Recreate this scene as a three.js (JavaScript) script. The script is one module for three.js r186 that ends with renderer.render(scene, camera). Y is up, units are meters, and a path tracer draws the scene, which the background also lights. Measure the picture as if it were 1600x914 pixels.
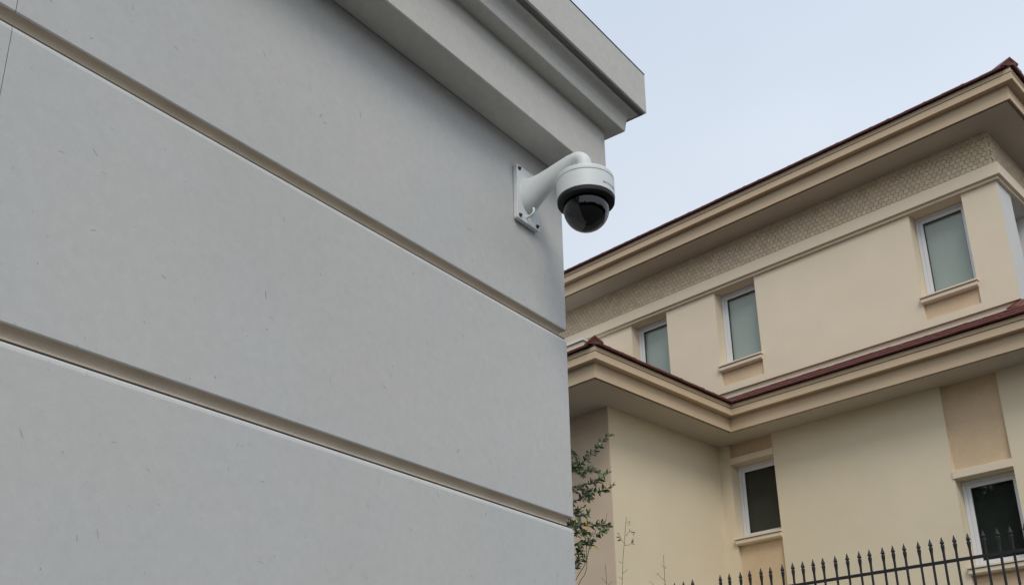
import * as THREE from 'three';
import { mergeGeometries } from 'three/addons/utils/BufferGeometryUtils.js';
import { RoundedBoxGeometry } from 'three/addons/geometries/RoundedBoxGeometry.js';
import { FontLoader } from 'three/addons/loaders/FontLoader.js';
import { TextGeometry } from 'three/addons/geometries/TextGeometry.js';

// ---------------------------------------------------------------- camera, sky, sun, exposure
const scene = new THREE.Scene();
const camera = new THREE.PerspectiveCamera(43.888, 1600 / 1299, 0.1, 2000);
camera.position.set(0, 1.6, 0);
camera.rotation.set(0.35556, 0, -0.017334, 'XYZ');
camera.setViewOffset(1600, 1299, 0, 0, 1600, 914);          // the photograph is the upper part of a taller frame
const SUN_DIR = new THREE.Vector3(0.06, 0.70, 0.70).normalize();
const SUN_POWER = 1.25, SKY_POWER = 0.69, EXPOSURE = 1.16;

function rng(seed) { let s = seed >>> 0; return () => { s = (s + 0x6D2B79F5) >>> 0; let t = s; t = Math.imul(t ^ (t >>> 15), t | 1); t ^= t + Math.imul(t ^ (t >>> 7), t | 61); return ((t ^ (t >>> 14)) >>> 0) / 4294967296; }; }
// tileable value noise on a lattice of n cells
function lattice(n, seed) { const r = rng(seed), a = new Float32Array(n * n); for (let i = 0; i < n * n; i++) a[i] = r(); return (u, v) => {
  let x = u * n, y = v * n; const xi = Math.floor(x), yi = Math.floor(y); x -= xi; y -= yi; x = x * x * (3 - 2 * x); y = y * y * (3 - 2 * y);
  const X = ((xi % n) + n) % n, Y = ((yi % n) + n) % n, X1 = (X + 1) % n, Y1 = (Y + 1) % n;
  return (a[Y * n + X] * (1 - x) + a[Y * n + X1] * x) * (1 - y) + (a[Y1 * n + X] * (1 - x) + a[Y1 * n + X1] * x) * y; }; }
function fbm(n, seed, oct = 4) { const L = []; for (let i = 0; i < oct; i++) L.push(lattice(n << i, seed + i * 17)); return (u, v) => { let s = 0, a = 0.5, t = 0; for (const l of L) { s += l(u, v) * a; t += a; a *= 0.5; } return s / t; }; }

{ // overcast sky: even cloud, a little brighter towards the veiled sun, a little bluer overhead
  const W = 1024, H = 512, d = new Float32Array(W * H * 4), n1 = fbm(6, 5, 5), n2 = fbm(14, 9, 4);
  const v = new THREE.Vector3();
  for (let y = 0; y < H; y++) for (let x = 0; x < W; x++) {
    const el = ((y + 0.5) / H - 0.5) * Math.PI, az = ((x + 0.5) / W - 0.5) * 2 * Math.PI;
    v.set(Math.cos(az) * Math.cos(el), Math.sin(el), Math.sin(az) * Math.cos(el));
    const up = Math.max(v.y, 0), c = n1((x + 0.5) / W, (y + 0.5) / H * 0.5) - 0.5, f = n2((x + 0.5) / W, (y + 0.5) / H) - 0.5;
    const sun = Math.pow(Math.max(v.dot(SUN_DIR), 0), 4);
    const b = 1.0 + 0.34 * c + 0.16 * f + 0.35 * sun;
    const t = Math.min(Math.max((up - 0.2) * 1.7, 0), 1), cl = Math.min(Math.max(0.5 + 1.4 * c, 0), 1) * 0.48;
    const o = (y * W + x) * 4;
    const R = 1.0 + (0.74 - 1.0) * t, G = 1.06 + (0.89 - 1.06) * t, B = 1.15 + (1.09 - 1.15) * t;
    d[o] = SKY_POWER * b * (R + (1.0 - R) * cl); d[o + 1] = SKY_POWER * b * (G + (1.03 - G) * cl); d[o + 2] = SKY_POWER * b * (B + (1.1 - B) * cl); d[o + 3] = 1;
  }
  const sky = new THREE.DataTexture(d, W, H, THREE.RGBAFormat, THREE.FloatType);
  sky.mapping = THREE.EquirectangularReflectionMapping; sky.magFilter = THREE.LinearFilter; sky.minFilter = THREE.LinearFilter; sky.wrapS = THREE.RepeatWrapping; sky.needsUpdate = true;
  scene.background = sky; scene.environment = sky;
}
const sun = new THREE.DirectionalLight(new THREE.Color(1, 0.95, 0.88), SUN_POWER);
sun.position.copy(SUN_DIR).multiplyScalar(60).add(new THREE.Vector3(2, 4, -10)); sun.target.position.set(2, 4, -10);
sun.castShadow = true; sun.shadow.radius = 45; sun.shadow.mapSize.set(2048, 2048);
Object.assign(sun.shadow.camera, { left: -25, right: 25, top: 25, bottom: -25, near: 1, far: 150 });
scene.add(sun, sun.target);

// ---------------------------------------------------------------- helpers
const used = {};
function numbered(n) { used[n] = (used[n] ?? -1) + 1; return used[n] ? `${n}_${String(used[n]).padStart(3, '0')}` : n; }
function thing(name, label, category, pos = [0, 0, 0], turn = 0) { const o = new THREE.Group(); o.name = numbered(name); o.position.set(...pos); o.rotation.y = turn; o.userData = { label, category }; scene.add(o); return o; }
function shadow(o) { o.castShadow = true; o.receiveShadow = true; return o; }
function part(name, geos, mat, parent, extra) {
  const g = Array.isArray(geos) ? mergeGeometries(geos.map(plain)) : geos;
  const m = shadow(new THREE.Mesh(g, mat)); m.name = numbered(name); parent.add(m); if (extra) Object.assign(m.userData, extra); return m;
}
function plain(g) { g = g.index ? g.toNonIndexed() : g; for (const k of Object.keys(g.attributes)) if (!['position', 'normal', 'uv'].includes(k)) g.deleteAttribute(k); return g; }
// uv in metres from the side a face looks to
function metric(g, off = [0, 0]) {
  g = g.index ? g.toNonIndexed() : g; const p = g.attributes.position, uv = new Float32Array(p.count * 2);
  const a = new THREE.Vector3(), b = new THREE.Vector3(), c = new THREE.Vector3();
  for (let i = 0; i < p.count; i += 3) {
    a.fromBufferAttribute(p, i); b.fromBufferAttribute(p, i + 1); c.fromBufferAttribute(p, i + 2);
    const n = b.clone().sub(a).cross(c.clone().sub(a)); const X = Math.abs(n.x), Y = Math.abs(n.y), Z = Math.abs(n.z);
    [a, b, c].forEach((q, k) => { const s = Y > X && Y > Z ? [q.x, q.z] : X > Z ? [q.z, q.y] : [q.x, q.y]; uv[(i + k) * 2] = s[0] + off[0]; uv[(i + k) * 2 + 1] = s[1] + off[1]; });
  }
  g.setAttribute('uv', new THREE.BufferAttribute(uv, 2)); return g;
}
function box(x0, x1, y0, y1, z0, z1, off) { const g = new THREE.BoxGeometry(x1 - x0, y1 - y0, z1 - z0); g.translate((x0 + x1) / 2, (y0 + y1) / 2, (z0 + z1) / 2); return metric(g, off); }
function rbox(x0, x1, y0, y1, z0, z1, r = 0.004, off) { const g = new RoundedBoxGeometry(x1 - x0, y1 - y0, z1 - z0, 2, r); g.translate((x0 + x1) / 2, (y0 + y1) / 2, (z0 + z1) / 2); return metric(g, off); }
// a closed profile [w outward, h up] (counter-clockwise seen with w to the right) swept along a plan path [x, z], outward on the left-hand turn side; corners mitred
function sweep(profile, path) {
  const N = path.length, nrm = [], P = [];
  for (let i = 0; i < N - 1; i++) { const dx = path[i + 1][0] - path[i][0], dz = path[i + 1][1] - path[i][1], l = Math.hypot(dx, dz); nrm.push([-dz / l, dx / l]); }
  for (let i = 0; i < N; i++) {
    const a = nrm[Math.max(i - 1, 0)], b = nrm[Math.min(i, N - 2)], k = 1 + a[0] * b[0] + a[1] * b[1], m = [(a[0] + b[0]) / k, (a[1] + b[1]) / k];
    P.push(profile.map(([w, h]) => new THREE.Vector3(path[i][0] + m[0] * w, h, path[i][1] + m[1] * w)));
  }
  const pos = [], M = profile.length, tri = (a, b, c) => pos.push(a.x, a.y, a.z, b.x, b.y, b.z, c.x, c.y, c.z);
  for (let i = 0; i < N - 1; i++) for (let j = 0; j < M; j++) { const k = (j + 1) % M; tri(P[i][j], P[i + 1][j], P[i + 1][k]); tri(P[i][j], P[i + 1][k], P[i][k]); }
  const faces = THREE.ShapeUtils.triangulateShape(profile.map(([w, h]) => new THREE.Vector2(w, h)), []);
  for (const [a, b, c] of faces) { tri(P[0][a], P[0][b], P[0][c]); tri(P[N - 1][a], P[N - 1][c], P[N - 1][b]); }
  const g = new THREE.BufferGeometry(); g.setAttribute('position', new THREE.Float32BufferAttribute(pos, 3)); g.computeVertexNormals(); return metric(g);
}
function slab(outline, holes, z0, z1) { // a wall in the x-y plane with openings, from z0 to z1
  const s = new THREE.Shape(outline.map(([x, y]) => new THREE.Vector2(x, y)));
  for (const h of holes) s.holes.push(new THREE.Path([[h[0], h[2]], [h[0], h[3]], [h[1], h[3]], [h[1], h[2]]].map(([x, y]) => new THREE.Vector2(x, y))));
  const g = new THREE.ExtrudeGeometry(s, { depth: z1 - z0, bevelEnabled: false }); g.translate(0, 0, z0); return metric(g);
}
function tube(pts, r0, r1 = r0, seg = 10, rad = 6) { // tapered tube through points
  const c = new THREE.CatmullRomCurve3(pts.map((p) => new THREE.Vector3(...p))), g = new THREE.TubeGeometry(c, seg, 1, rad, false), p = g.attributes.position, q = new THREE.Vector3();
  for (let i = 0; i <= seg; i++) { const o = c.getPointAt(i / seg), r = r0 + (r1 - r0) * i / seg; for (let j = 0; j <= rad; j++) { const k = i * (rad + 1) + j; q.fromBufferAttribute(p, k).sub(o).multiplyScalar(r).add(o); p.setXYZ(k, q.x, q.y, q.z); } }
  g.computeVertexNormals(); return g;
}
// colour map of a plastered or painted surface: base colour (linear), grain, cloudy tone, spots
function plaster({ size = 1024, metres = 2, base, grain = 0.03, cloud = 0.04, tint = [0, 0, 0], cells = 5, seed = 1, mott = 0, spots = 0, spotInk = 0.45, blots = 0, runs = 0 }) {
  const d = new Float32Array(size * size * 3), n = fbm(cells, seed, 5), n2 = fbm(cells * 2, seed + 99, 4), n3 = mott ? fbm(Math.round(metres * 70), seed + 55, 2) : null, r = rng(seed + 7);
  for (let y = 0; y < size; y++) for (let x = 0; x < size; x++) {
    const u = x / size, v = y / size, c = n(u, v) - 0.5, e = n2(u, v) - 0.5, h = n3 ? (n3(u, v) - 0.5) * 2 * mott : 0, g = (r() - 0.5) * 2 * grain, o = (y * size + x) * 3;
    for (let k = 0; k < 3; k++) d[o + k] = base[k] * (1 + g + h + cloud * 2 * c + tint[k] * 2 * e);
  }
  const px = size / metres, dab = (cx, cy, a, b, ang, ink, col) => { // a soft-edged speck or scratch, wrapped round the tile
    const R = Math.ceil(Math.max(a, b)) + 1, ca = Math.cos(ang), sa = Math.sin(ang);
    for (let j = -R; j <= R; j++) for (let i = -R; i <= R; i++) { const p = (i * ca + j * sa) / a, q = (-i * sa + j * ca) / b, t = 1 - p * p - q * q; if (t <= 0) continue;
      const o = ((((cy + j) % size + size) % size) * size + (((cx + i) % size + size) % size)) * 3, w = ink * Math.min(1, t * 1.6); for (let k = 0; k < 3; k++) d[o + k] += (col[k] - d[o + k]) * w; } };
  for (let i = 0; i < spots; i++) { const long = r() < 0.45, s = (0.0009 + 0.0022 * r() * r()) * px; dab(Math.floor(r() * size), Math.floor(r() * size), Math.max(s * (long ? 3 + 3 * r() : 1.2), 0.8), Math.max(s * 0.7, 0.7), r() * Math.PI, spotInk * (0.3 + 0.7 * r()), [base[0] * 0.42, base[1] * 0.38, base[2] * 0.34]); }
  for (let i = 0; i < blots; i++) { const cx = r() * size, cy = r() * size, m = 14 + Math.floor(r() * 24); for (let k = 0; k < m; k++) dab(Math.floor(cx + (r() + r() - 1) * 0.045 * px), Math.floor(cy + (r() + r() - 1) * 0.07 * px), (0.003 + 0.014 * r()) * px, (0.003 + 0.009 * r()) * px, r() * 3, 0.035 + 0.04 * r(), [base[0] * 0.86, base[1] * 0.74, base[2] * 0.66]); }
  for (let i = 0; i < runs; i++) { const cx = Math.floor(r() * size); let cy = Math.floor(r() * size); const len = (0.05 + 0.2 * r()) * px; let x = cx; for (let k = 0; k < len; k += 3) { x += (r() - 0.5) * 1.4; dab(Math.floor(x), Math.floor(cy - k), (0.003 + 0.004 * r()) * px, 0.006 * px, 1.57, 0.03 * (1 - k / len) + 0.01, [base[0] * 0.6, base[1] * 0.55, base[2] * 0.48]); } }
  const b = new Uint8Array(size * size * 4);
  for (let i = 0; i < size * size; i++) { for (let k = 0; k < 3; k++) { const l = Math.min(Math.max(d[i * 3 + k], 0), 1), s = l <= 0.0031308 ? l * 12.92 : 1.055 * Math.pow(l, 1 / 2.4) - 0.055; b[i * 4 + k] = Math.round(s * 255); } b[i * 4 + 3] = 255; }
  return tex(b, size, metres, true);
}
function tex(b, size, metres, srgb) { const t = new THREE.DataTexture(b, size, size); t.wrapS = t.wrapT = THREE.RepeatWrapping; t.magFilter = THREE.LinearFilter; t.minFilter = THREE.LinearMipmapLinearFilter; t.generateMipmaps = true; t.repeat.set(1 / metres, 1 / metres); if (srgb) t.colorSpace = THREE.SRGBColorSpace; t.needsUpdate = true; return t; }
function relief(size, metres, cells, seed, fine = 0.6) { const b = new Uint8Array(size * size * 4), n = fbm(cells, seed, 4), m = fbm(cells * 8, seed + 3, 3); for (let y = 0; y < size; y++) for (let x = 0; x < size; x++) { const v = (n(x / size, y / size) * (1 - fine) + m(x / size, y / size) * fine) * 255, o = (y * size + x) * 4; b[o] = b[o + 1] = b[o + 2] = v; b[o + 3] = 255; } return tex(b, size, metres, false); }

// ---------------------------------------------------------------- materials
const std = (o) => new THREE.MeshStandardMaterial({ roughness: 0.9, metalness: 0, ...o });
const rgb = (r, g, b) => new THREE.Color().setRGB(r, g, b);
const roughcast = relief(512, 0.6, 24, 31), softRelief = relief(512, 1.2, 8, 41, 0.35);
const M = {
  panel: std({ map: plaster({ size: 2048, metres: 2.2, base: [0.575, 0.568, 0.542], mott: 0.036, grain: 0.05, cloud: 0.06, tint: [0.03, 0.006, -0.016], cells: 4, seed: 11, spots: 1000, spotInk: 0.68, blots: 34, runs: 0 }), bumpMap: softRelief, bumpScale: 0.0007, roughness: 0.82 }),
  frieze: std({ map: plaster({ size: 1024, metres: 1.3, base: [0.60, 0.58, 0.53], mott: 0.05, grain: 0.045, cloud: 0.05, tint: [0.02, 0.008, -0.01], cells: 4, seed: 23, spots: 110, spotInk: 0.5, blots: 16, runs: 8 }), bumpMap: softRelief, bumpScale: 0.0007, roughness: 0.85 }),
  joint: std({ map: plaster({ size: 512, metres: 0.5, base: [0.56, 0.49, 0.395], grain: 0.06, cloud: 0.12, tint: [0.03, 0.01, -0.02], cells: 6, seed: 37 }), roughness: 0.8 }),
  flashing: std({ color: rgb(0.06, 0.065, 0.075), roughness: 0.5, metalness: 0.3 }),
  skylitTone: std({ map: plaster({ size: 512, metres: 3, base: [0.59, 0.575, 0.55], grain: 0.02, cloud: 0.035, cells: 5, seed: 57 }), roughness: 0.95 }),  // bluish skylight on the return wall, painted in as a cooler base
  drip: std({ color: rgb(0.16, 0.155, 0.15), roughness: 0.7 }),
  cream: std({ map: plaster({ size: 1024, metres: 3, base: [0.74, 0.625, 0.465], mott: 0.02, grain: 0.02, cloud: 0.035, tint: [0.012, 0.004, -0.008], cells: 5, seed: 51, spots: 90, spotInk: 0.2, blots: 6, runs: 24 }), bumpMap: roughcast, bumpScale: 0.0012, roughness: 0.95 }),
  creamLightTint: std({ map: plaster({ size: 1024, metres: 3, base: [0.715, 0.615, 0.44], mott: 0.02, grain: 0.02, cloud: 0.045, tint: [0.012, 0.004, -0.008], cells: 5, seed: 151, spots: 90, spotInk: 0.2, blots: 8, runs: 24 }), bumpMap: roughcast, bumpScale: 0.0012, roughness: 0.95 }),  // the upper cream again, with the tone of the light below painted in
  tanWall: std({ map: plaster({ size: 1024, metres: 2, base: [0.58, 0.455, 0.325], grain: 0.05, cloud: 0.06, cells: 6, seed: 161, spots: 40, spotInk: 0.2 }), bumpMap: roughcast, bumpScale: 0.002, roughness: 0.95 }),
  tan: std({ map: plaster({ size: 1024, metres: 1.4, base: [0.63, 0.47, 0.30], mott: 0.08, grain: 0.08, cloud: 0.07, tint: [0.03, 0.0, -0.02], cells: 7, seed: 61, spots: 60, spotInk: 0.2 }), bumpMap: roughcast, bumpScale: 0.002, roughness: 0.95 }),
  trim: std({ map: plaster({ size: 1024, metres: 2.5, base: [0.72, 0.61, 0.455], grain: 0.02, cloud: 0.04, cells: 6, seed: 71, spots: 30, spotInk: 0.2 }), roughness: 0.9 }),
  fascia: std({ map: plaster({ size: 1024, metres: 2.5, base: [0.58, 0.445, 0.295], grain: 0.025, cloud: 0.06, tint: [0.02, 0, -0.02], cells: 6, seed: 81, spots: 60, spotInk: 0.25, runs: 22 }), roughness: 0.9 }),
  soffit: std({ map: plaster({ size: 512, metres: 2, base: [0.52, 0.465, 0.38], grain: 0.02, cloud: 0.04, cells: 5, seed: 91 }), roughness: 0.95 }),
  grout: std({ color: rgb(0.30, 0.235, 0.165), roughness: 1 }),
  hex: std({ color: rgb(1, 1, 1), roughness: 0.75 }),
  tile: std({ map: plaster({ size: 512, metres: 1.2, base: [0.165, 0.052, 0.04], grain: 0.05, cloud: 0.22, tint: [0.06, 0, 0], cells: 6, seed: 101, spots: 30, spotInk: 0.3 }), roughness: 0.42 }),
  deck: std({ color: rgb(0.05, 0.025, 0.022), roughness: 0.9 }),
  windowFrame: std({ color: rgb(0.68, 0.69, 0.70), roughness: 0.45 }),
  gasket: std({ color: rgb(0.02, 0.02, 0.02), roughness: 0.8 }),
  glass: new THREE.MeshPhysicalMaterial({ color: rgb(0.90, 0.93, 0.91), roughness: 0.015, transmission: 1, thickness: 0, ior: 1.52, specularIntensity: 0.65 }),
  blind: std({ color: rgb(0.46, 0.475, 0.445), roughness: 0.95 }),
  roomDark: std({ color: rgb(0.022, 0.024, 0.021), roughness: 1 }),  // darkness of the unlit room, given as a near-black colour
  iron: std({ color: rgb(0.004, 0.004, 0.0045), roughness: 0.6 }),
  enamel: std({ color: rgb(0.73, 0.755, 0.745), roughness: 0.5 }),
  blackPlastic: std({ color: rgb(0.005, 0.005, 0.0055), roughness: 0.72 }),
  dome: new THREE.MeshPhysicalMaterial({ color: rgb(0.09, 0.087, 0.085), roughness: 0.02, transmission: 1, thickness: 0, ior: 1.55 }),
  module: std({ color: rgb(0.010, 0.010, 0.011), roughness: 0.35 }),
  lens: new THREE.MeshPhysicalMaterial({ color: rgb(0.004, 0.004, 0.006), roughness: 0.03, clearcoat: 1 }),
  whiteDot: std({ color: rgb(0.8, 0.8, 0.8), roughness: 0.3 }),
  rust: std({ color: rgb(0.10, 0.065, 0.05), roughness: 0.6, metalness: 0.5 }),
  ink: std({ color: rgb(0.04, 0.045, 0.055), roughness: 0.6 }),
  leaf: std({ color: rgb(1, 1, 1), vertexColors: true, roughness: 0.5, side: THREE.DoubleSide }),
  bark: std({ color: rgb(0.09, 0.075, 0.06), roughness: 0.95 }),
  twig: std({ color: rgb(0.11, 0.10, 0.085), roughness: 0.95 }),
  ground: std({ map: plaster({ size: 1024, metres: 6, base: [0.085, 0.082, 0.078], grain: 0.1, cloud: 0.1, cells: 8, seed: 121, spots: 300, spotInk: 0.4 }), roughness: 0.95 }),
  plinth: std({ map: plaster({ size: 512, metres: 2, base: [0.5, 0.45, 0.37], grain: 0.04, cloud: 0.06, seed: 131 }), roughness: 0.95 }),
  foliage: std({ color: rgb(0.045, 0.07, 0.028), roughness: 0.8, side: THREE.DoubleSide }),
};

// ---------------------------------------------------------------- ground
{ const g = new THREE.PlaneGeometry(1200, 1200); g.rotateX(-Math.PI / 2); const m = part('ground', metric(g), M.ground, scene); m.userData = { kind: 'structure', label: 'dark asphalt ground beneath the gatehouse and the villa', category: 'ground' }; }

// ---------------------------------------------------------------- gatehouse (near wall). Local x runs along the wall away from the camera, z out of the wall; corner at the origin
const gatehouse = thing('gatehouse', 'pale grey stone-clad gatehouse with grooved courses and stepped cornice', 'building', [0.163, 0, -2.745], 0.92380);
{
  const LEN = 6, DEEP = 3.4, path = [[-LEN, 0], [0, 0], [0, -DEEP]];
  part('core', box(-LEN, -0.04, 0, 3.403, -DEEP, -0.04), M.joint, gatehouse);
  // stone panels: course after course, vertical joints 1.667 m from the corner and every 1.667 m after it
  const courses = [[0, 0.594], [0.622, 1.159], [1.187, 1.723], [1.751, 2.290], [2.3165, 2.855], [2.8805, 3.448]], T = 0.075, ch = 0.0135;
  const panelProfile = (h0, h1) => [[0, h0 + 0.003], [0, h1 - ch], [-0.0016, h1 - ch * 0.55], [-0.0045, h1 - ch * 0.2], [-0.010, h1], [-0.039, h1], [-0.039, h0], [-0.002, h0]].reverse();
  courses.forEach(([h0, h1], c) => {
    const prof = panelProfile(h0, h1), j = 0.0007;
    // corner stone: one L-shaped block round the corner, with a rounded upper arris
    part('stone_panel', sweep(prof, [[-1.667 + j, 0], [0, 0], [0, -1.667]]), M.panel, gatehouse);
    for (let k = 1; k < 4; k++) part('stone_panel', sweep(prof, [[-1.667 * (k + 1) + j, 0], [-1.667 * k - j, 0]]), M.panel, gatehouse);
    part('stone_panel', sweep(prof, [[0, -1.667 - 2 * j], [0, -DEEP]]), M.panel, gatehouse);
  });
  // hollow bead in each groove
  for (const [a, b] of [[0.594, 0.622], [1.159, 1.187], [1.723, 1.751], [2.290, 2.3165], [2.855, 2.8805]]) {
    const pr = [], top = b, R = 0.0125, cy = top - R - 0.0005, n = 12;
    for (let i = 0; i <= n; i++) { const t = Math.PI / 2 + 0.0 + (Math.PI * 1.02) * i / n; pr.push([-0.0035 + Math.cos(t) * R * 1.0, cy + Math.sin(t) * R]); }
    pr.push([-0.0388, a + 0.001], [-0.0388, top]);
    part('groove_strip', sweep(pr, [[-5.0, 0], [0, 0], [0, -DEEP]]), M.joint, gatehouse);
  }
  // frieze band, stepped cornice and coping in one mitred run each
  part('frieze', sweep([[0.0042, 3.4065], [0.1015, 3.4065], [0.104, 3.4095], [0.104, 3.66], [-0.02, 3.66], [-0.02, 3.46], [0.0042, 3.455]], path), M.frieze, gatehouse);
  const cove = []; for (let i = 0; i <= 8; i++) { const t = i / 8 * Math.PI / 2; cove.push([0.158 + 0.028 * (1 - Math.cos(t)), 3.634 + 0.022 * Math.sin(t)]); }
  part('cornice', sweep([[0.1042, 3.590], [0.1505, 3.590], [0.153, 3.5925], [0.158, 3.634], ...cove.slice(1), [0.186, 3.668], [0.06, 3.668], [0.06, 3.62], [0.1042, 3.61]], path), M.frieze, gatehouse);
  part('drip_groove', sweep([[0.12, 3.6600], [0.1975, 3.6600], [0.1975, 3.672], [0.12, 3.672]], path), M.drip, gatehouse);
  part('coping', sweep([[0.1978, 3.6655], [0.2035, 3.6655], [0.206, 3.668], [0.2075, 3.816], [0.205, 3.819], [-0.5, 3.85], [-0.5, 3.668], [0.1978, 3.6685]], path), M.frieze, gatehouse);
  part('roof_flashing', sweep([[0.2, 3.8195], [0.2085, 3.8185], [0.2085, 3.8215], [0.19, 3.824], [-0.5, 3.856], [-0.5, 3.851]], path), M.flashing, gatehouse);
  part('roof', box(-LEN, -0.4, 3.70, 3.84, -DEEP, -0.4), M.deck, gatehouse);
  for (const [x, s] of [[-0.283, 1], [-0.268, 0.6], [-0.195, 0.4], [-0.05, 0.35]]) { const g = new THREE.IcosahedronGeometry(0.011 * s, 1); const p = g.attributes.position; const r = rng(Math.floor(s * 100)); const q = new Map(); for (let i = 0; i < p.count; i++) { const k = [p.getX(i), p.getY(i), p.getZ(i)].map((v) => v.toFixed(4)).join(); if (!q.has(k)) q.set(k, 0.7 + 0.6 * r()); const f = q.get(k); p.setXYZ(i, p.getX(i) * f * 1.5, p.getY(i) * f * 0.6, p.getZ(i) * f); } g.computeVertexNormals(); g.translate(x, 3.825, 0.196); part('roof_debris', metric(g), M.bark, gatehouse); }
}

// ---------------------------------------------------------------- villa. Local x along the long front (rightwards), z out of it
const VX = 4.884, VZ = -18.362, VTURN = -0.77412;
const villa = thing('villa', 'cream rendered villa with tan window strips, wide stepped eaves and dark red roof tiles', 'house', [VX, 0, VZ], VTURN);
const BACK = -9, UEND = 4.747;
const upperPath = [[-11, 0], [UEND, 0], [UEND, BACK]];
const lowerPath = [[-9, 3.915], [-1.12, 3.915], [-1.12, 0], [UEND, 0], [UEND, BACK]];
function windowUnit(parent, u0, u1, h0, h1, place, kind) {
  // built in its own x-y plane with the wall face at z = 0, then placed
  const holder = part('window', (() => { // outer frame
    const s = new THREE.Shape([[u0 + 0.004, h0], [u1 - 0.004, h0], [u1 - 0.004, h1 - 0.004], [u0 + 0.004, h1 - 0.004]].map((p) => new THREE.Vector2(...p)));
    s.holes.push(new THREE.Path([[u0 + 0.062, h0 + 0.055], [u0 + 0.062, h1 - 0.062], [u1 - 0.062, h1 - 0.062], [u1 - 0.062, h0 + 0.055]].map((p) => new THREE.Vector2(...p))));
    const g = new THREE.ExtrudeGeometry(s, { depth: 0.068, bevelEnabled: true, bevelThickness: 0.003, bevelSize: 0.003, bevelOffset: -0.003, bevelSegments: 1 }); g.translate(0, 0, -0.315); return metric(g); })(), M.windowFrame, parent);
  const ring = (a, b, z0, z1, name, mat) => { const s = new THREE.Shape([[u0 + a, h0 + a], [u1 - a, h0 + a], [u1 - a, h1 - a], [u0 + a, h1 - a]].map((p) => new THREE.Vector2(...p))); s.holes.push(new THREE.Path([[u0 + b, h0 + b], [u0 + b, h1 - b], [u1 - b, h1 - b], [u1 - b, h0 + b]].map((p) => new THREE.Vector2(...p)))); const g = new THREE.ExtrudeGeometry(s, { depth: z1 - z0, bevelEnabled: true, bevelThickness: 0.003, bevelSize: 0.003, bevelOffset: -0.003, bevelSegments: 1 }); g.translate(0, 0, z0); return part(name, metric(g), mat, holder); };
  ring(0.064, 0.128, -0.31, -0.262, 'sash', M.windowFrame);
  ring(0.1285, 0.139, -0.30, -0.278, 'gasket', M.gasket);
  part('pane', box(u0 + 0.13, u1 - 0.13, h0 + 0.13, h1 - 0.13, -0.2915, -0.2875), M.glass, holder);
  part(kind === 'pale' ? 'blind' : 'dark_room_sheet', box(u0 + 0.005, u1 - 0.005, h0, h1, -0.345, kind === 'pale' ? -0.325 : -0.335), kind === 'pale' ? M.blind : M.roomDark, holder);  // lower windows: black sheet added where the room is merely dark
  if (place) place(holder); return holder;
}
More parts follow.
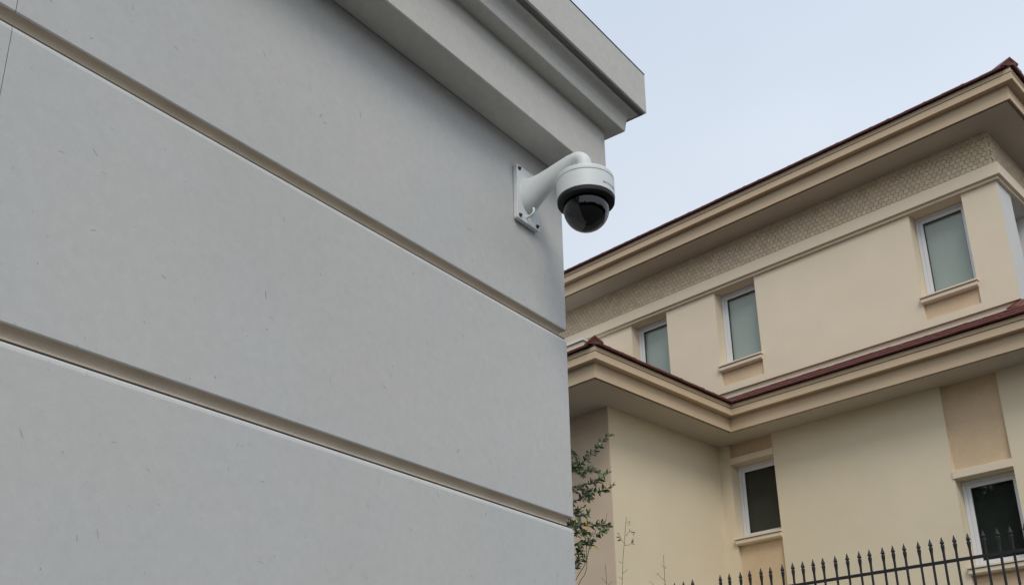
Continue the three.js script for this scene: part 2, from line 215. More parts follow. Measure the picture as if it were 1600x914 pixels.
{
  const V = villa;
  const W1 = [-3.12, -2.175], W2 = [-0.955, -0.012], W3 = [3.198, 4.143], TOP = 11.285, SILL = 9.60;
  // upper wall with three openings; window wells are full depth, the panels below them shallow
  part('upper_wall', slab([[-11, 9.06], [UEND - 0.003, 9.06], [UEND - 0.003, TOP], [-11, TOP]].map((p) => p), [W1, W2, W3].map(([a, b]) => [a, b, 9.20, TOP - 0.0005]), -0.36, 0), M.cream, V);
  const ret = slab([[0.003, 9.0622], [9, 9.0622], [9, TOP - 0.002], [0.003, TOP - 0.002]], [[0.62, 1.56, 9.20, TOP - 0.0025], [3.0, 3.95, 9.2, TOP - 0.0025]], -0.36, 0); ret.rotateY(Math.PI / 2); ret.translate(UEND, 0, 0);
  part('upper_wall', metric(ret), M.skylitTone, V, { label: 'side wall with cool skylight painted into its colour' });
  part('wall_base', sweep([[-0.4, 8.6], [-0.05, 8.6], [-0.05, 9.0595], [-0.4, 9.0595]], upperPath), M.trim, V);
  [W1, W2, W3].forEach(([a, b]) => {
    windowUnit(V, a, b, SILL, TOP, null, 'pale');
    part('window_panel', box(a, b, 9.2, 9.56, -0.36, -0.045), M.tan, V);
    part('window_sill', [rbox(a - 0.03, b + 0.03, 9.598, 9.632, -0.25, 0.082, 0.006), sweep([[-0.25, 9.50], [0.03, 9.50], [0.06, 9.525], [0.06, 9.585], [-0.25, 9.585]], [[a - 0.012, 0], [b + 0.012, 0]])], M.trim, V);
  });
  for (const [a, b] of [[0.62, 1.56], [3.0, 3.95]]) {
    const turn = (h) => { h.rotation.y = Math.PI / 2; h.position.x = UEND; };
    windowUnit(V, a, b, SILL, TOP, turn, 'pale'); turn(part('window_panel', box(a, b, 9.2, 9.56, -0.36, -0.045), M.tan, V)); turn(part('window_sill', [rbox(a - 0.03, b + 0.03, 9.598, 9.632, -0.25, 0.082, 0.006), box(a - 0.012, b + 0.012, 9.5, 9.585, -0.25, 0.06)], M.trim, V));
  }
  // beam over the windows: deep band with two small steps beneath
  part('beam', sweep([[-0.36, 11.287], [0.051, 11.287], [0.053, 11.289], [0.053, 11.342], [0.102, 11.342], [0.105, 11.347], [0.105, 11.568], [0.095, 11.578], [-0.36, 11.60]], upperPath), M.trim, V);
  // hexagon tiled frieze
  part('frieze_wall', sweep([[-0.36, 11.56], [-0.004, 11.56], [-0.004, 12.30], [-0.36, 12.30]], upperPath), M.grout, V);
  const hg = new THREE.CylinderGeometry(0.0500, 0.0543, 0.020, 6, 1); hg.rotateX(Math.PI / 2); const hexR = 0.056, dx = Math.sqrt(3) * hexR, dy = 1.5 * hexR;
  hg.rotateZ(0); const hexes = []; const hr = rng(77);
  for (let row = 0; row < 9; row++) { const y = 11.60 + row * dy; for (let k = 0; ; k++) { const x = UEND - 0.05 - (k + (row % 2) * 0.5) * dx; if (x < -6.5) break; hexes.push([x, y, 0, 0]); } if (row % 2) hexes.push([UEND - 0.026, y, 0, 0, 0.5]); for (let k = 0; k < 48; k++) hexes.push([UEND, y, -0.05 - (k + (row % 2) * 0.5) * dx, Math.PI / 2]); }
  const inst = shadow(new THREE.InstancedMesh(plain(hg), M.hex, hexes.length)); inst.name = 'hexagon_tiles'; inst.userData = { kind: 'stuff', label: 'small cream and ochre hexagon tiles of the frieze' };
  const mm = new THREE.Matrix4(), col = new THREE.Color(), tilt = new THREE.Quaternion();
  hexes.forEach(([x, y, z, a, sx = 1], i) => { tilt.setFromEuler(new THREE.Euler((hr() - 0.5) * 0.05, a + (hr() - 0.5) * 0.05, 0)); const s = 1; mm.compose(new THREE.Vector3(x + (a ? 0.0 : 0), Math.min(y, 12.24), z + (a ? 0 : 0)), tilt, new THREE.Vector3(sx, s, 1)); inst.setMatrixAt(i, mm); const t = hr(), v = 0.92 + 0.14 * hr(); col.setRGB(...(t < 0.72 ? [0.67 * v, 0.55 * v, 0.39 * v] : t < 0.88 ? [0.64 * v, 0.51 * v, 0.33 * v] : [0.67 * v, 0.52 * v, 0.40 * v])); inst.setColorAt(i, col); });
  V.add(inst);
  // eaves: soffit, drip gap, lower fascia, cove, upper fascia with its reveal line
  const eaves = (S, path, w) => {
    part('soffit', sweep([[-0.7, S], [w - 0.066, S], [w - 0.066, S + 0.06], [-0.7, S + 0.06]], path), M.soffit, V);
    part('lower_fascia', sweep([[w - 0.013, S - 0.006], [w - 0.003, S - 0.006], [w, S - 0.003], [w, S + 0.262], [w - 0.12, S + 0.262], [w - 0.12, S + 0.055], [w - 0.013, S + 0.055]], path), M.fascia, V);
    part('upper_fascia', sweep([[w - 0.1, S + 0.264], [w + 0.095, S + 0.264], [w + 0.095, S + 0.256], [w + 0.122, S + 0.256], [w + 0.125, S + 0.259], [w + 0.125, S + 0.380], [w + 0.095, S + 0.380], [w + 0.095, S + 0.396], [w + 0.128, S + 0.396], [w + 0.135, S + 0.462], [w - 0.1, S + 0.47]], path), M.fascia, V);
  };
  eaves(12.268, upperPath, 0.645); eaves(7.971, lowerPath, 0.655);
  // roofs: decks under the tiles
  const TAN = Math.tan(29.5 * Math.PI / 180), cosA = Math.cos(29.5 * Math.PI / 180), sinA = Math.sin(29.5 * Math.PI / 180);
  const deck = (S, w, w1, path) => part('roof_deck', sweep([[w, S], [w, S + 0.03], [w1, S + 0.03 + (w - w1) * TAN], [w1, S + (w - w1) * TAN]], path), M.deck, V);
  deck(12.268 + 0.472, 0.79, -4.2, upperPath);
  deck(7.971 + 0.472, 0.80, -0.02, lowerPath);
  deck(7.971 + 0.472 + 0.82 * TAN, -0.02, -3.0, [[-9, 3.915], [-1.12, 3.915], [-1.12, 0]]);
  // roof tiles along the eaves, one by one: a flat interlocking tile with a raised side lap and a rounded nose
  const tileShape = (() => {
    const w = 0.33, gs = [];
    const prof = [[0, 0], [0.40, 0], [0.40, 0.012], [0.035, 0.040], [0.010, 0.038], [0, 0.026]]; // along the slope from the nose, thickness
    const mk = (x0, x1, lift) => { const s = new THREE.Shape(prof.map(([a, b]) => new THREE.Vector2(a, b + (b > 0 ? lift : 0)))); const g = new THREE.ExtrudeGeometry(s, { depth: x1 - x0, bevelEnabled: false }); g.rotateY(Math.PI / 2); g.translate(x0, 0, 0); return metric(g); };
    gs.push(mk(-w / 2 + 0.002, w / 2 - 0.05, 0), mk(w / 2 - 0.05, w / 2 + 0.006, 0.004)); return mergeGeometries(gs.map(plain)); })();   // nose at z = 0, body towards -z
  const tr = rng(5);
  const run = (x0, z0, dirx, dirz, n, S, w, rows, hipStart = null, hipEnd = null) => { // a run of eave tiles along (dirx, dirz) with the outward side on its left
    const nx = -dirz, nz = dirx, yaw = Math.atan2(nx, nz), spots = [];
    for (let r = 0; r < rows; r++) for (let i = 0; i < n; i++) {
      const back = 0.33 * r, ww = w + 0.06 - back * cosA, y = S + 0.472 + 0.022 + back * sinA - 0.06 * TAN + 0.012, inset = r * 0.27 * cosA;
      const along = 0.165 + i * 0.33 + 0;
      // tiles that meet a hip are cut shorter, and left out where they would pass it
      const d = Math.min(hipStart === null ? 9 : along - 0.165 + hipStart, hipEnd === null ? 9 : n * 0.33 - along - 0.165 + hipEnd) - inset; if (d < -0.2) continue;
      const cut = Math.min(Math.max((d + 0.10) / 0.35, 0.26), 1);
      spots.push([x0 + dirx * along + nx * ww, y, z0 + dirz * along + nz * ww, yaw, cut]);
    }
    for (const [x, y, z, a, cut] of spots) {
      const m = part('roof_tile', tileShape, M.tile, V); m.position.set(x, y + (tr() - 0.5) * 0.006, z); m.scale.z = cut;
      m.rotation.set(29.5 * Math.PI / 180 - 0.105 + (tr() - 0.5) * 0.012, a + (tr() - 0.5) * 0.015, (tr() - 0.5) * 0.012, 'YXZ');
    }
  };
  run(-6.1, 0, 1, 0, 35, 12.268, 0.785, 1, null, 0.142); run(UEND, 0.785, 0, -1, 18, 12.268, 0.785, 1, 0.06);
  run(-0.36, 0, 1, 0, 18, 7.971, 0.795, 3, null, 0.02); run(UEND, 0.795, 0, -1, 12, 7.971, 0.795, 1, 0.06);
  run(-5.05, 3.915, 1, 0, 14, 7.971, 0.795, 1, null, 0.165); run(-1.12, 3.915 + 0.795, 0, -1, 12, 7.971, 0.795, 1, 0.06);
  // hip caps: angular ridge tiles down each hip
  const capShape = (() => { const s = new THREE.Shape([[-0.14, -0.06], [0, 0.055], [0.14, -0.06], [0.14, -0.082], [0.115, -0.082], [0, 0.022], [-0.115, -0.082], [-0.14, -0.082]].map((p) => new THREE.Vector2(...p))); const g = new THREE.ExtrudeGeometry(s, { depth: 0.42, bevelEnabled: true, bevelThickness: 0.004, bevelSize: 0.004, bevelSegments: 1 }); g.translate(0, 0, -0.42); const e = new THREE.ExtrudeGeometry(new THREE.Shape([[-0.112, -0.08], [0, 0.02], [0.112, -0.08]].map((p) => new THREE.Vector2(...p))), { depth: 0.012, bevelEnabled: false }); e.translate(0, 0, -0.016); return mergeGeometries([metric(g), metric(e)].map(plain)); })();
  const hip = (x, z, S, n, drop, dx = 1, dz = 1) => { for (let k = 0; k < n; k++) { const b = 0.36 * k, c = Math.cos(21.8 * Math.PI / 180); const m = part('ridge_tile', capShape, M.tile, V); m.position.set(x - dx * b * c / Math.SQRT2, S + 0.472 + 0.105 - (k ? drop : 0) + b * Math.sin(21.8 * Math.PI / 180), z - dz * b * c / Math.SQRT2); m.rotation.set(21.8 * Math.PI / 180 - 0.03, Math.atan2(dx, dz), 0, 'YXZ'); } };
  hip(UEND + 0.80, 0.80, 12.268, 4, 0.03); hip(UEND + 0.80, 0.80, 7.971, 4, 0.02); hip(-1.12 + 0.81, 3.915 + 0.81, 7.971, 5, 0.08);
  // flat-topped parapet block behind the wing roof, with a pale metal cap
  const pp = part('parapet', box(-7, -3.70, 9.6, 10.80, 0.2, 0.98), M.trim, V);
  part('cap', box(-7.05, -3.665, 10.815, 10.86, 0.15, 1.02), M.windowFrame, pp); part('cap_joint', box(-7, -3.72, 10.8, 10.8145, 0.2, 0.96), M.trim, pp);
  // lower main wall, window strips recessed full height
  const L1 = [-0.95, -0.006], L2 = [3.215, 4.143];
  part('lower_wall', slab([[-1.5, 0], [UEND, 0], [UEND, 7.99], [-1.5, 7.99]], [[L1[0], L1[1], 0.2, 7.9895], [L2[0], L2[1], 0.2, 7.9895]], -0.36, 0), M.creamLightTint, V);
  part('side_wall', box(UEND - 0.36, UEND - 0.001, 0, 7.99, BACK, -0.362), M.creamLightTint, V);
  const strip = ([a, b], lint0, lint1, sill) => {
    part('window_panel', box(a, b, lint1 + 0.001, 7.985, -0.36, -0.075), M.tan, V);
    part('lintel', rbox(a - 0.022, b - 0.002, lint0, lint1, -0.36, 0.022, 0.006), M.trim, V);
    windowUnit(V, a, b, sill + 0.01, lint0, null, 'dark');
    part('window_sill', [rbox(a - 0.03, b + 0.02, sill - 0.022, sill + 0.012, -0.25, 0.08, 0.006), sweep([[-0.25, sill - 0.118], [0.03, sill - 0.118], [0.058, sill - 0.095], [0.058, sill - 0.034], [-0.25, sill - 0.034]], [[a - 0.012, 0], [b + 0.01, 0]])], M.trim, V);
    part('window_panel', box(a, b, 0.2, sill - 0.07, -0.36, -0.075), M.tan, V);
  };
  strip(L1, 7.57, 7.69, 6.10); strip(L2, 6.352, 6.482, 4.885);
  // wing: cream side wall and tan front wall
  part('wing_wall', box(-1.5, -1.192, 0, 7.99, 0.001, 3.378), M.creamLightTint, V);
  part('wing_front_wall', box(-9, -1.1935, 0, 7.99, 3.3785, 3.396), M.tanWall, V);
  part('back_wall', box(-11, UEND - 0.37, 0, 12.3, BACK, BACK + 0.3), M.cream, V);
  // wing ceiling reaching back from the wide front soffit
  part('soffit_board', box(-9, -1.195, 7.994, 8.03, 0.5, 3.9), M.soffit, V);
}

// ---------------------------------------------------------------- iron fence. Local x along the fence
const fence = thing('iron_fence', 'black iron railing with spearhead pickets in front of the cream villa', 'fence', [4.110, 0, -9.412], -0.73041);
{
  const S = 0.12, TIP = 3.841, RAIL = 3.601;
  const spear = new THREE.LatheGeometry([[0.0000, TIP - 0.0], [0.0045, TIP - 0.012], [0.0109, TIP - 0.035], [0.0186, TIP - 0.058], [0.0211, TIP - 0.066], [0.0192, TIP - 0.070], [0.0109, TIP - 0.074], [0.0102, TIP - 0.079], [0.0173, TIP - 0.083], [0.0186, TIP - 0.092], [0.0160, TIP - 0.118], [0.0122, TIP - 0.150], [0.0118, TIP - 0.17]].reverse().map(([r, y]) => new THREE.Vector2(r, y)), 10);
  const bar = new THREE.CylinderGeometry(0.0118, 0.0118, TIP - 0.17 - 2.12, 8, 1, true); bar.translate(0, (TIP - 0.17 + 2.12) / 2, 0);
  const pg = mergeGeometries([plain(spear), plain(bar)]);
  const r = rng(3);
  for (let i = -38; i <= 16; i++) { if (i === -23 || i === -22) continue; const m = part('picket', pg, M.iron, fence); m.position.set(i * S + (r() - 0.5) * 0.008, (r() - 0.5) * 0.008, 0); m.rotation.z = (r() - 0.5) * 0.008; m.rotation.y = r() * 3; }
  for (const [y, h] of [[RAIL, 0.0145], [2.35, 0.0145]]) part('rail', box(-38.6 * S, 16.6 * S, y - h, y + h, -0.009, 0.009), M.iron, fence);
  part('post', [box(-22.5 * S - 0.035, -22.5 * S + 0.035, 2.0, 3.66, -0.035, 0.035), box(-22.5 * S - 0.042, -22.5 * S + 0.042, 3.66, 3.675, -0.042, 0.042)], M.iron, fence);
  part('plinth', box(-39 * S, 17 * S, 0, 2.1, -0.12, 0.12), M.plinth, fence); part('plinth_cap', box(-39 * S, 17 * S, 2.1, 2.16, -0.16, 0.16), M.plinth, fence);
}

// ---------------------------------------------------------------- shrub and bare sprigs beyond the gatehouse corner
function leafGeo(len, wid, curl, color) { // a folded, curved blade: eight triangles
  const pos = [], cols = [], st = [[0, 0], [0.3, 0.85], [0.6, 0.95], [1, 0]];
  const P = (t, s) => [s * wid * 0.5, curl * len * t * t * -1 + Math.abs(s) * wid * 0.18, len * t];
  for (let i = 0; i < 3; i++) for (const side of [-1, 1]) { const a = P(st[i][0], 0), b = P(st[i + 1][0], 0), c = P(st[i][0], side * st[i][1]), d = P(st[i + 1][0], side * st[i + 1][1]); pos.push(...a, ...b, ...d); if (i) pos.push(...a, ...d, ...c); }
  for (let i = 0; i < pos.length / 3; i++) cols.push(...color);
  const g = new THREE.BufferGeometry(); g.setAttribute('position', new THREE.Float32BufferAttribute(pos, 3)); g.setAttribute('color', new THREE.Float32BufferAttribute(cols, 3)); g.computeVertexNormals(); return g;
}
function foliate(branches, r, { step = 0.017, len = 0.036, tone }) {
  const out = [], q = new THREE.Quaternion(), up = new THREE.Vector3(0, 1, 0), m = new THREE.Matrix4();
  for (const pts of branches) {
    const c = new THREE.CatmullRomCurve3(pts.map((p) => new THREE.Vector3(...p))), L = c.getLength(), n = Math.floor(L / step);
    for (let i = 1; i <= n; i++) {
      const t = Math.min(i / n, 1), o = c.getPointAt(t), tan = c.getTangentAt(t), pair = r() < 0.85 ? 2 : 1;
      for (let k = 0; k < pair; k++) {
        const ang = r() * Math.PI * 2, side = new THREE.Vector3(Math.cos(ang), Math.sin(ang) + 0.15, Math.sin(ang * 1.3)).cross(tan).normalize().multiplyScalar(0.9 + r() * 0.5);
        const dir = tan.clone().multiplyScalar(0.25 + 0.6 * r()).add(side).normalize(); q.setFromUnitVectors(new THREE.Vector3(0, 0, 1), dir);
        const roll = new THREE.Quaternion().setFromAxisAngle(new THREE.Vector3(0, 0, 1), r() * 6.28); const l = len * (0.6 + 0.6 * r());
        const g = leafGeo(l, l * (0.32 + 0.12 * r()), (r() - 0.35) * 0.6, tone(r, t)); m.compose(o, q.clone().multiply(roll), new THREE.Vector3(1, 1, 1)); g.applyMatrix4(m); out.push(g);
      }
    }
  }
  return out;
}
const shrubBranches = {
  main: [[0.28, 0.0, -5.93], [0.27, 1.4, -5.97], [0.28, 2.758, -5.956], [0.31, 2.964, -5.964], [0.33, 3.215, -6.035], [0.335, 3.407, -6.005], [0.33, 3.62, -5.94]],
  stem1: [[0.30, 2.35, -5.95], [0.342, 2.755, -5.942], [0.419, 2.895, -6.006], [0.447, 2.995, -6.026], [0.447, 3.028, -5.952]], stem2: [[0.30, 2.4, -5.95], [0.368, 2.754, -5.941], [0.42, 2.845, -6.006], [0.429, 2.938, -6.027], [0.421, 3.036, -5.954]],
  twigs: [
    [[0.358, 3.477, -6.035], [0.429, 3.505, -5.958], [0.5, 3.567, -5.94], [0.549, 3.652, -6.011], [0.593, 3.689, -6.0]],
    [[0.354, 3.367, -6.035], [0.435, 3.363, -5.958], [0.511, 3.376, -5.939], [0.578, 3.445, -6.009]],
    [[0.351, 3.267, -6.035], [0.432, 3.291, -5.958], [0.508, 3.313, -5.94], [0.573, 3.352, -6.009], [0.608, 3.376, -5.998]],
    [[0.36, 3.539, -6.035], [0.399, 3.425, -5.96], [0.449, 3.435, -5.944], [0.483, 3.49, -6.017]],
    [[0.352, 3.104, -6.035], [0.425, 3.123, -5.958], [0.488, 3.109, -5.941], [0.544, 3.134, -6.012], [0.572, 3.112, -6.002]],
    [[0.343, 3.057, -6.036], [0.404, 3.069, -5.96], [0.478, 3.052, -5.942], [0.537, 3.08, -6.012]],
    [[0.348, 3.207, -6.035], [0.416, 3.17, -5.959], [0.446, 3.189, -5.945]],
    [[0.341, 2.995, -6.036], [0.394, 3.008, -5.96], [0.445, 2.988, -5.945]],
    [[0.339, 2.933, -6.036], [0.373, 2.939, -5.962], [0.405, 2.928, -5.948]],
    [[0.334, 2.849, -5.998], [0.365, 2.866, -5.939], [0.385, 2.923, -5.993]],
    [[0.342, 3.609, -5.997], [0.371, 3.54, -5.938], [0.415, 3.491, -5.991], [0.431, 3.434, -6.033]],
    [[0.351, 3.324, -5.997], [0.386, 3.326, -5.937], [0.432, 3.329, -5.99], [0.464, 3.312, -6.031]],
    [[0.33, 3.40, -6.0], [0.25, 3.5, -6.05], [0.18, 3.62, -6.0]], [[0.32, 3.2, -6.0], [0.22, 3.3, -5.9], [0.12, 3.42, -5.95]], [[0.31, 3.0, -6.0], [0.2, 3.08, -6.05], [0.12, 3.2, -6.1]],
    [[0.33, 3.45, -5.98], [0.38, 3.42, -5.86], [0.42, 3.40, -5.8]], [[0.33, 3.30, -6.0], [0.37, 3.25, -6.12], [0.41, 3.22, -6.2]], [[0.33, 3.12, -6.0], [0.37, 3.10, -5.88], [0.40, 3.02, -5.84]],
  ],
};
{
  const shrub = thing('leafy_shrub', 'green small-leaved shrub with a few yellow leaves beyond the grey gatehouse corner', 'shrub');
  const r = rng(19), B = shrubBranches;
  const shoots = []; for (const t of B.twigs) { const c = new THREE.CatmullRomCurve3(t.map((p) => new THREE.Vector3(...p))), n = 2 + Math.floor(r() * 2); for (let k = 0; k < n; k++) { const o = c.getPointAt(0.08 + 0.72 * r()), a = c.getTangentAt(0.5), d = new THREE.Vector3((r() - 0.45) * 1.1, r() * 1.1 - 0.35, (r() - 0.5) * 1.2).addScaledVector(a, 0.7).normalize(), l = 0.035 + 0.05 * r(); shoots.push([[o.x, o.y, o.z], [o.x + d.x * l * 0.5, o.y + d.y * l * 0.5 + 0.004, o.z + d.z * l * 0.5], [o.x + d.x * l, o.y + d.y * l, o.z + d.z * l]]); } }
  part('stem', [tube(B.main, 0.012, 0.003, 24), tube(B.stem1, 0.0036, 0.0018, 14, 5), tube(B.stem2, 0.003, 0.0016, 14, 5)], M.bark, shrub);
  const wood = [...B.twigs.map((t) => tube(t, 0.0022, 0.0009, 10, 5)), ...shoots.map((t) => tube(t, 0.0012, 0.0007, 5, 4))]; wood.push(tube([[0.53, 3.39, -5.95], [0.565, 3.44, -6.0], [0.603, 3.49, -6.0]], 0.0015, 0.0008, 6, 4), tube([[0.545, 3.134, -6.01], [0.556, 3.17, -6.0], [0.560, 3.20, -6.0]], 0.0013, 0.0007, 6, 4));
  part('twigs', wood, M.twig, shrub);
  const green = (rr, t) => { const v = 0.6 + 0.8 * rr(), young = t > 0.85 ? 1.7 : 1; return rr() < 0.012 ? [0.42, 0.27, 0.03] : [0.055 * v * young, 0.082 * v * young, 0.028 * v]; };
  const all = foliate([...B.twigs, ...shoots, B.main.slice(3), [[0.447, 2.995, -6.026], [0.447, 3.028, -5.952], [0.43, 3.08, -5.96]]], r, { step: 0.0105, len: 0.036, tone: green });
  for (const [x, y, z] of [[0.428, 3.14, -5.95], [0.432, 3.115, -5.94], [0.462, 2.985, -5.94]]) { const g = leafGeo(0.036, 0.013, 0.2, [0.5, 0.3, 0.03]); g.rotateX(1.35); g.rotateZ(r()); g.translate(x, y, z); all.push(g); }
  part('foliage', mergeGeometries(all), M.leaf, shrub, { kind: 'stuff' });
}
function sprig(label, stems, leaves) {
  const o = thing('bare_sprig', label, 'plant'), r = rng(29 + leaves.length);
  part('stem', stems.map((p, i) => tube(p, i ? 0.0017 : 0.0029, i ? 0.001 : 0.0015, 12, 5)), M.twig, o);
  if (leaves.length) part('foliage', mergeGeometries(foliate(leaves, r, { step: 0.012, len: 0.03, tone: (q) => { const v = 0.6 + 0.7 * q(); return [0.05 * v, 0.06 * v, 0.035 * v]; } })), M.leaf, o, { kind: 'stuff' });
}
sprig('tall thin sprig with tiny leaves and a curled tip by the villa wing', [
  [[0.66, 0, -6.6], [0.67, 1.6, -6.58], [0.681, 2.87, -6.565], [0.696, 3.011, -6.563], [0.719, 3.136, -6.561], [0.739, 3.263, -6.559], [0.737, 3.314, -6.559]],
  [[0.719, 3.136, -6.561], [0.693, 3.171, -6.564], [0.682, 3.197, -6.565]], [[0.726, 3.186, -6.56], [0.757, 3.219, -6.556], [0.777, 3.205, -6.554]], [[0.715, 3.127, -6.561], [0.748, 3.13, -6.557], [0.773, 3.142, -6.555]],
  [[0.693, 2.944, -6.564], [0.723, 2.968, -6.56], [0.719, 2.976, -6.561]], [[0.692, 3.011, -6.564], [0.669, 3.028, -6.566]], [[0.739, 3.271, -6.558], [0.757, 3.287, -6.556], [0.755, 3.262, -6.557], [0.743, 3.258, -6.558]], [[0.687, 2.907, -6.564], [0.667, 2.924, -6.566]],
], [[[0.705, 3.155, -6.561], [0.693, 3.171, -6.564], [0.680, 3.200, -6.565]], [[0.745, 3.205, -6.558], [0.757, 3.219, -6.556], [0.780, 3.205, -6.554]], [[0.75, 3.13, -6.557], [0.773, 3.142, -6.555]]]);
sprig('short leafless twig between the shrub and the tall thin sprig', [
  [[0.58, 0, -6.6], [0.59, 1.6, -6.58], [0.592, 2.874, -6.573], [0.595, 2.952, -6.573], [0.586, 3.007, -6.574]], [[0.592, 2.882, -6.573], [0.569, 2.907, -6.575], [0.553, 2.924, -6.577]], [[0.592, 2.86, -6.573], [0.6, 2.873, -6.573], [0.629, 2.897, -6.57]],
], []);
sprig('crooked leafless twig nearest the iron fence pickets', [
  [[0.93, 0, -6.55], [0.95, 1.6, -6.54], [0.958, 2.859, -6.53], [0.971, 2.936, -6.528], [0.975, 2.998, -6.528], [0.959, 3.053, -6.53]], [[0.959, 2.883, -6.53], [0.922, 2.922, -6.535], [0.903, 2.935, -6.538]], [[0.973, 2.965, -6.528], [0.938, 2.987, -6.533]], [[0.918, 2.926, -6.536], [0.919, 2.943, -6.536]], [[0.95, 2.7, -6.53], [0.886, 2.862, -6.54], [0.86, 2.888, -6.544]],
], []);

// ---------------------------------------------------------------- dome camera on its bracket. Local axes as the gatehouse wall: x along it, y up, z out of it
const cam = thing('security_camera', 'white dome security camera on a curved arm bolted to the grey gatehouse wall', 'security camera', [0.163, 0, -2.745], 0.92380);
{
  const X = -0.1945, Z = 0.2115;
  // plate with rounded corners and slightly bevelled rim
  const s = new THREE.Shape(); const w = 0.0530, h = 0.090, c = 0.006; s.moveTo(-w + c, -h); s.lineTo(w - c, -h); s.quadraticCurveTo(w, -h, w, -h + c); s.lineTo(w, h - c); s.quadraticCurveTo(w, h, w - c, h); s.lineTo(-w + c, h); s.quadraticCurveTo(-w, h, -w, h - c); s.lineTo(-w, -h + c); s.quadraticCurveTo(-w, -h, -w + c, -h);
  const pg = new THREE.ExtrudeGeometry(s, { depth: 0.011, bevelEnabled: true, bevelThickness: 0.0015, bevelSize: 0.0015, bevelOffset: -0.0015, bevelSegments: 2 }); pg.translate(X, 3.231, 0.003);
  const plate = part('mounting_plate', metric(pg), M.enamel, cam);
  for (const [sx, sy] of [[-1, 1], [-1, -1], [1, -1], [1, 1]]) {
    const a = new THREE.CylinderGeometry(0.0042, 0.0048, 0.004, 6); a.rotateX(Math.PI / 2); const b = new THREE.CylinderGeometry(0.0065, 0.0065, 0.0015, 14); b.rotateX(Math.PI / 2); b.translate(0, 0, -0.0018); const n = new THREE.SphereGeometry(0.0028, 8, 6); n.translate(0, 0, 0.0025);
    const g = mergeGeometries([a, b, n].map(plain)); g.translate(X + sx * 0.041, 3.231 + sy * 0.0775, 0.0178); part('screw', g, M.rust, plate);
  }
  // arm: flared foot on the plate, sweeping up and out, then turning down into the lid
  const st = [[0.0145, 3.2365, 0.041, 0.060], [0.020, 3.2375, 0.0385, 0.0575], [0.030, 3.2405, 0.0345, 0.0525], [0.048, 3.2465, 0.0305, 0.0440], [0.072, 3.2550, 0.0275, 0.0360], [0.10, 3.2655, 0.0256, 0.0300], [0.13, 3.2760, 0.0240, 0.0258], [0.158, 3.2845, 0.0225, 0.0232]];
  const rings = st.map(([z, y, rx, ry], i) => { const a = st[Math.max(i - 1, 0)], b = st[Math.min(i + 1, st.length - 1)], t = Math.atan2(b[1] - a[1], b[0] - a[0]); return { z, y, rx, ry, t: i === 0 ? 0 : t * Math.min(1, i / 3) }; });
  const R = 0.029; for (let i = 0; i <= 10; i++) { const a = (0.28 + (Math.PI / 2 + 0.0 - -0.0) * 0) ; const th = 0.24 - (0.24 + Math.PI / 2) * i / 10; // heading turns from slightly rising to straight down
    const prev = rings[rings.length - 1], step = i === 0 ? 0.004 : R * (0.24 + Math.PI / 2) / 10; const mid = i === 0 ? prev.t : (prev.t + th) / 2; rings.push({ z: prev.z + Math.cos(mid) * step, y: prev.y + Math.sin(mid) * step, rx: 0.0215, ry: 0.0215, t: th }); }
  { const prev = rings[rings.length - 1], dz = Z - prev.z; for (const q of rings.slice(8)) q.z += dz * 1; for (let i = 4; i < 8; i++) rings[i].z += dz * (i - 3) / 5; rings.push({ ...rings[rings.length - 1], y: 3.214 }); }
  const N = 28, pos = [], idx = [];
  rings.forEach(({ z, y, rx, ry, t }) => { for (let j = 0; j <= N; j++) { const a = j / N * 2 * Math.PI, ux = Math.cos(a) * rx, uy = Math.sin(a) * ry; pos.push(X + ux, y + uy * Math.cos(t), z - uy * Math.sin(t)); } });
  for (let i = 0; i < rings.length - 1; i++) for (let j = 0; j < N; j++) { const a = i * (N + 1) + j, b = a + N + 1; idx.push(a, a + 1, b, b, a + 1, b + 1); }
  const ag = new THREE.BufferGeometry(); ag.setAttribute('position', new THREE.Float32BufferAttribute(pos, 3)); ag.setIndex(idx); ag.computeVertexNormals(); ag.setAttribute('uv', new THREE.Float32BufferAttribute(new Float32Array(pos.length / 3 * 2), 2));
  const arm = part('bracket_arm', ag, M.enamel, cam);
  // safety-rope eye below the arm
  part('rope_eye', tube([[X - 0.010, 3.1595, 0.014], [X - 0.010, 3.160, 0.028], [X - 0.009, 3.166, 0.0375], [X - 0.007, 3.176, 0.0395], [X - 0.005, 3.186, 0.036]], 0.0036, 0.0036, 14, 8), M.enamel, arm);
  const lathe = (pts, n = 64) => { const g = new THREE.LatheGeometry(pts.map(([r, y]) => new THREE.Vector2(r, y)), n); g.translate(X, 0, Z); return g; };
  part('housing', lathe([[0.076, 3.1435], [0.0798, 3.143], [0.0806, 3.145], [0.0803, 3.194], [0.0795, 3.1955], [0.0750, 3.1957]]), M.enamel, cam);
  part('lid', lathe([[0.0752, 3.1974], [0.0797, 3.1974], [0.0803, 3.1987], [0.0800, 3.2085], [0.0788, 3.2118], [0.0760, 3.2138], [0.060, 3.2155], [0.030, 3.2165], [0.0, 3.217]]), M.enamel, cam);
  part('seam', lathe([[0.0762, 3.1945], [0.0764, 3.1985]]), M.enamel, cam);
  part('trim_ring', lathe([[0.060, 3.1285], [0.0640, 3.1285], [0.0770, 3.1300], [0.0787, 3.1315], [0.0792, 3.1340], [0.0792, 3.1432], [0.070, 3.1445]]), M.blackPlastic, cam);
  const dp = []; for (let i = 0; i <= 20; i++) { const a = -Math.PI / 2 + i / 20 * Math.PI / 2; dp.push([Math.cos(a) * 0.0630 + 1e-5, 3.1140 + Math.sin(a) * 0.0630]); } dp.push([0.0630, 3.130]);
  part('dome', lathe(dp), M.dome, cam);
  // camera block seen dimly through the dome: yoke, barrel and lens, and a small white lamp
  const yoke = new THREE.SphereGeometry(0.043, 32, 20); yoke.scale(1, 1, 0.82); yoke.translate(X, 3.112, Z);
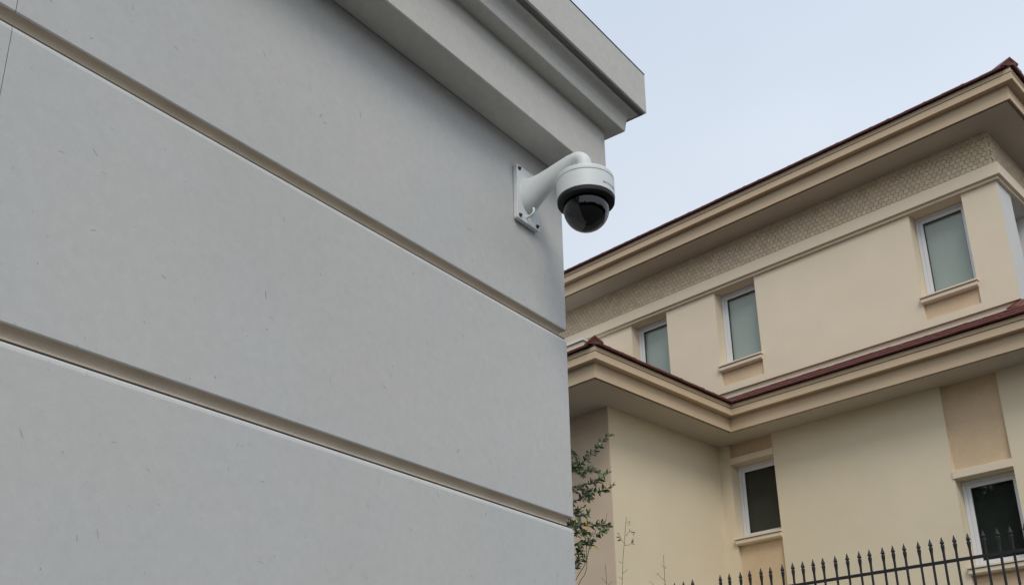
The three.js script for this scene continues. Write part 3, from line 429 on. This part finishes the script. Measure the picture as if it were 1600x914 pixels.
  const mod = part('camera_module', [yoke, (() => { const g = new THREE.CylinderGeometry(0.05, 0.05, 0.012, 32); g.translate(X, 3.132, Z); return g; })()], M.module, cam);
  const lens = new THREE.CylinderGeometry(0.018, 0.02, 0.05, 28); lens.rotateX(Math.PI / 2 - 0.5); lens.rotateY(0.9); lens.translate(X + 0.012, 3.098, Z + 0.012); part('lens', lens, M.lens, mod);
  const dot = new THREE.SphereGeometry(0.0034, 12, 8); dot.translate(X - 0.0265, 3.1265, Z + 0.0405); part('indicator', dot, M.whiteDot, mod);
  // raised lettering round the housing
  const font = await new FontLoader().loadAsync('fonts/droid/droid_sans_bold.typeface.json');
  const word = 'HIKVISION', gl = []; let arc = 0; const az0 = -0.36;                      // angle from the wall's outward normal, turning to the far side
  for (const chr of word) { const g = new TextGeometry(chr, { font, size: 0.0064, depth: 0.0006, curveSegments: 3 }); g.computeBoundingBox(); const wd = g.boundingBox.max.x - g.boundingBox.min.x; g.translate(-g.boundingBox.min.x - wd / 2, 0, 0.0801); g.rotateY(az0 + (arc + wd / 2) / 0.079); arc += wd + 0.0016; gl.push(plain(g)); }
  const tg = mergeGeometries(gl); tg.translate(X, 3.1565, Z); part('lettering', tg, M.ink, cam);
}

// ---------------------------------------------------------------- trees across the road, behind the photographer: what the dome and the lower windows mirror
{
  const r = rng(43), tris = []; const a = new THREE.Vector3(), b = new THREE.Vector3(), c = new THREE.Vector3();
  for (let i = 0; i < 420; i++) { a.set(r() - 0.5, r() - 0.5, r() - 0.5).normalize().multiplyScalar(0.55 + 0.45 * r()); for (let k = 0; k < 3; k++) tris.push(a.x + (r() - 0.5) * 0.62, a.y + (r() - 0.5) * 0.62, a.z + (r() - 0.5) * 0.62); }
  const g = new THREE.BufferGeometry(); g.setAttribute('position', new THREE.Float32BufferAttribute(tris, 3)); g.computeVertexNormals();
  const spots = []; for (let t = 0; t < 46; t++) { const az = -0.35 + 3.9 * t / 45 + (r() - 0.5) * 0.06, R = 24 + 7 * r(), tall = az > 2.7 && az < 3.5, hh = tall ? 11 + 4 * r() : 3.4 + 3.2 * r(); const cx = Math.cos(az) * R, cz = Math.sin(az) * R; for (let k = 0; k < (tall ? 40 : 16); k++) { const y = 0.8 + hh * Math.pow(r(), 0.8); spots.push([cx + (r() - 0.5) * 4.4 * (1.15 - y / hh * 0.6), y, cz + (r() - 0.5) * 4.4, 0.9 + 0.8 * r()]); } }
  const im = shadow(new THREE.InstancedMesh(g, M.foliage, spots.length)); im.name = 'tree_belt'; im.userData = { kind: 'stuff', label: 'belt of dark trees across the road, mirrored in the camera dome', category: 'trees' };
  const m = new THREE.Matrix4(), q = new THREE.Quaternion(); spots.forEach(([x, y, z, s], i) => { q.setFromEuler(new THREE.Euler(r() * 6, r() * 6, r() * 6)); m.compose(new THREE.Vector3(x, y, z), q, new THREE.Vector3(s, s, s)); im.setMatrixAt(i, m); }); scene.add(im);
}

const renderer = new THREE.WebGLRenderer({ antialias: true });
renderer.setSize(1024, 584); renderer.shadowMap.enabled = true; renderer.shadowMap.type = THREE.PCFSoftShadowMap;
renderer.toneMapping = THREE.LinearToneMapping; renderer.toneMappingExposure = EXPOSURE;
renderer.render(scene, camera);
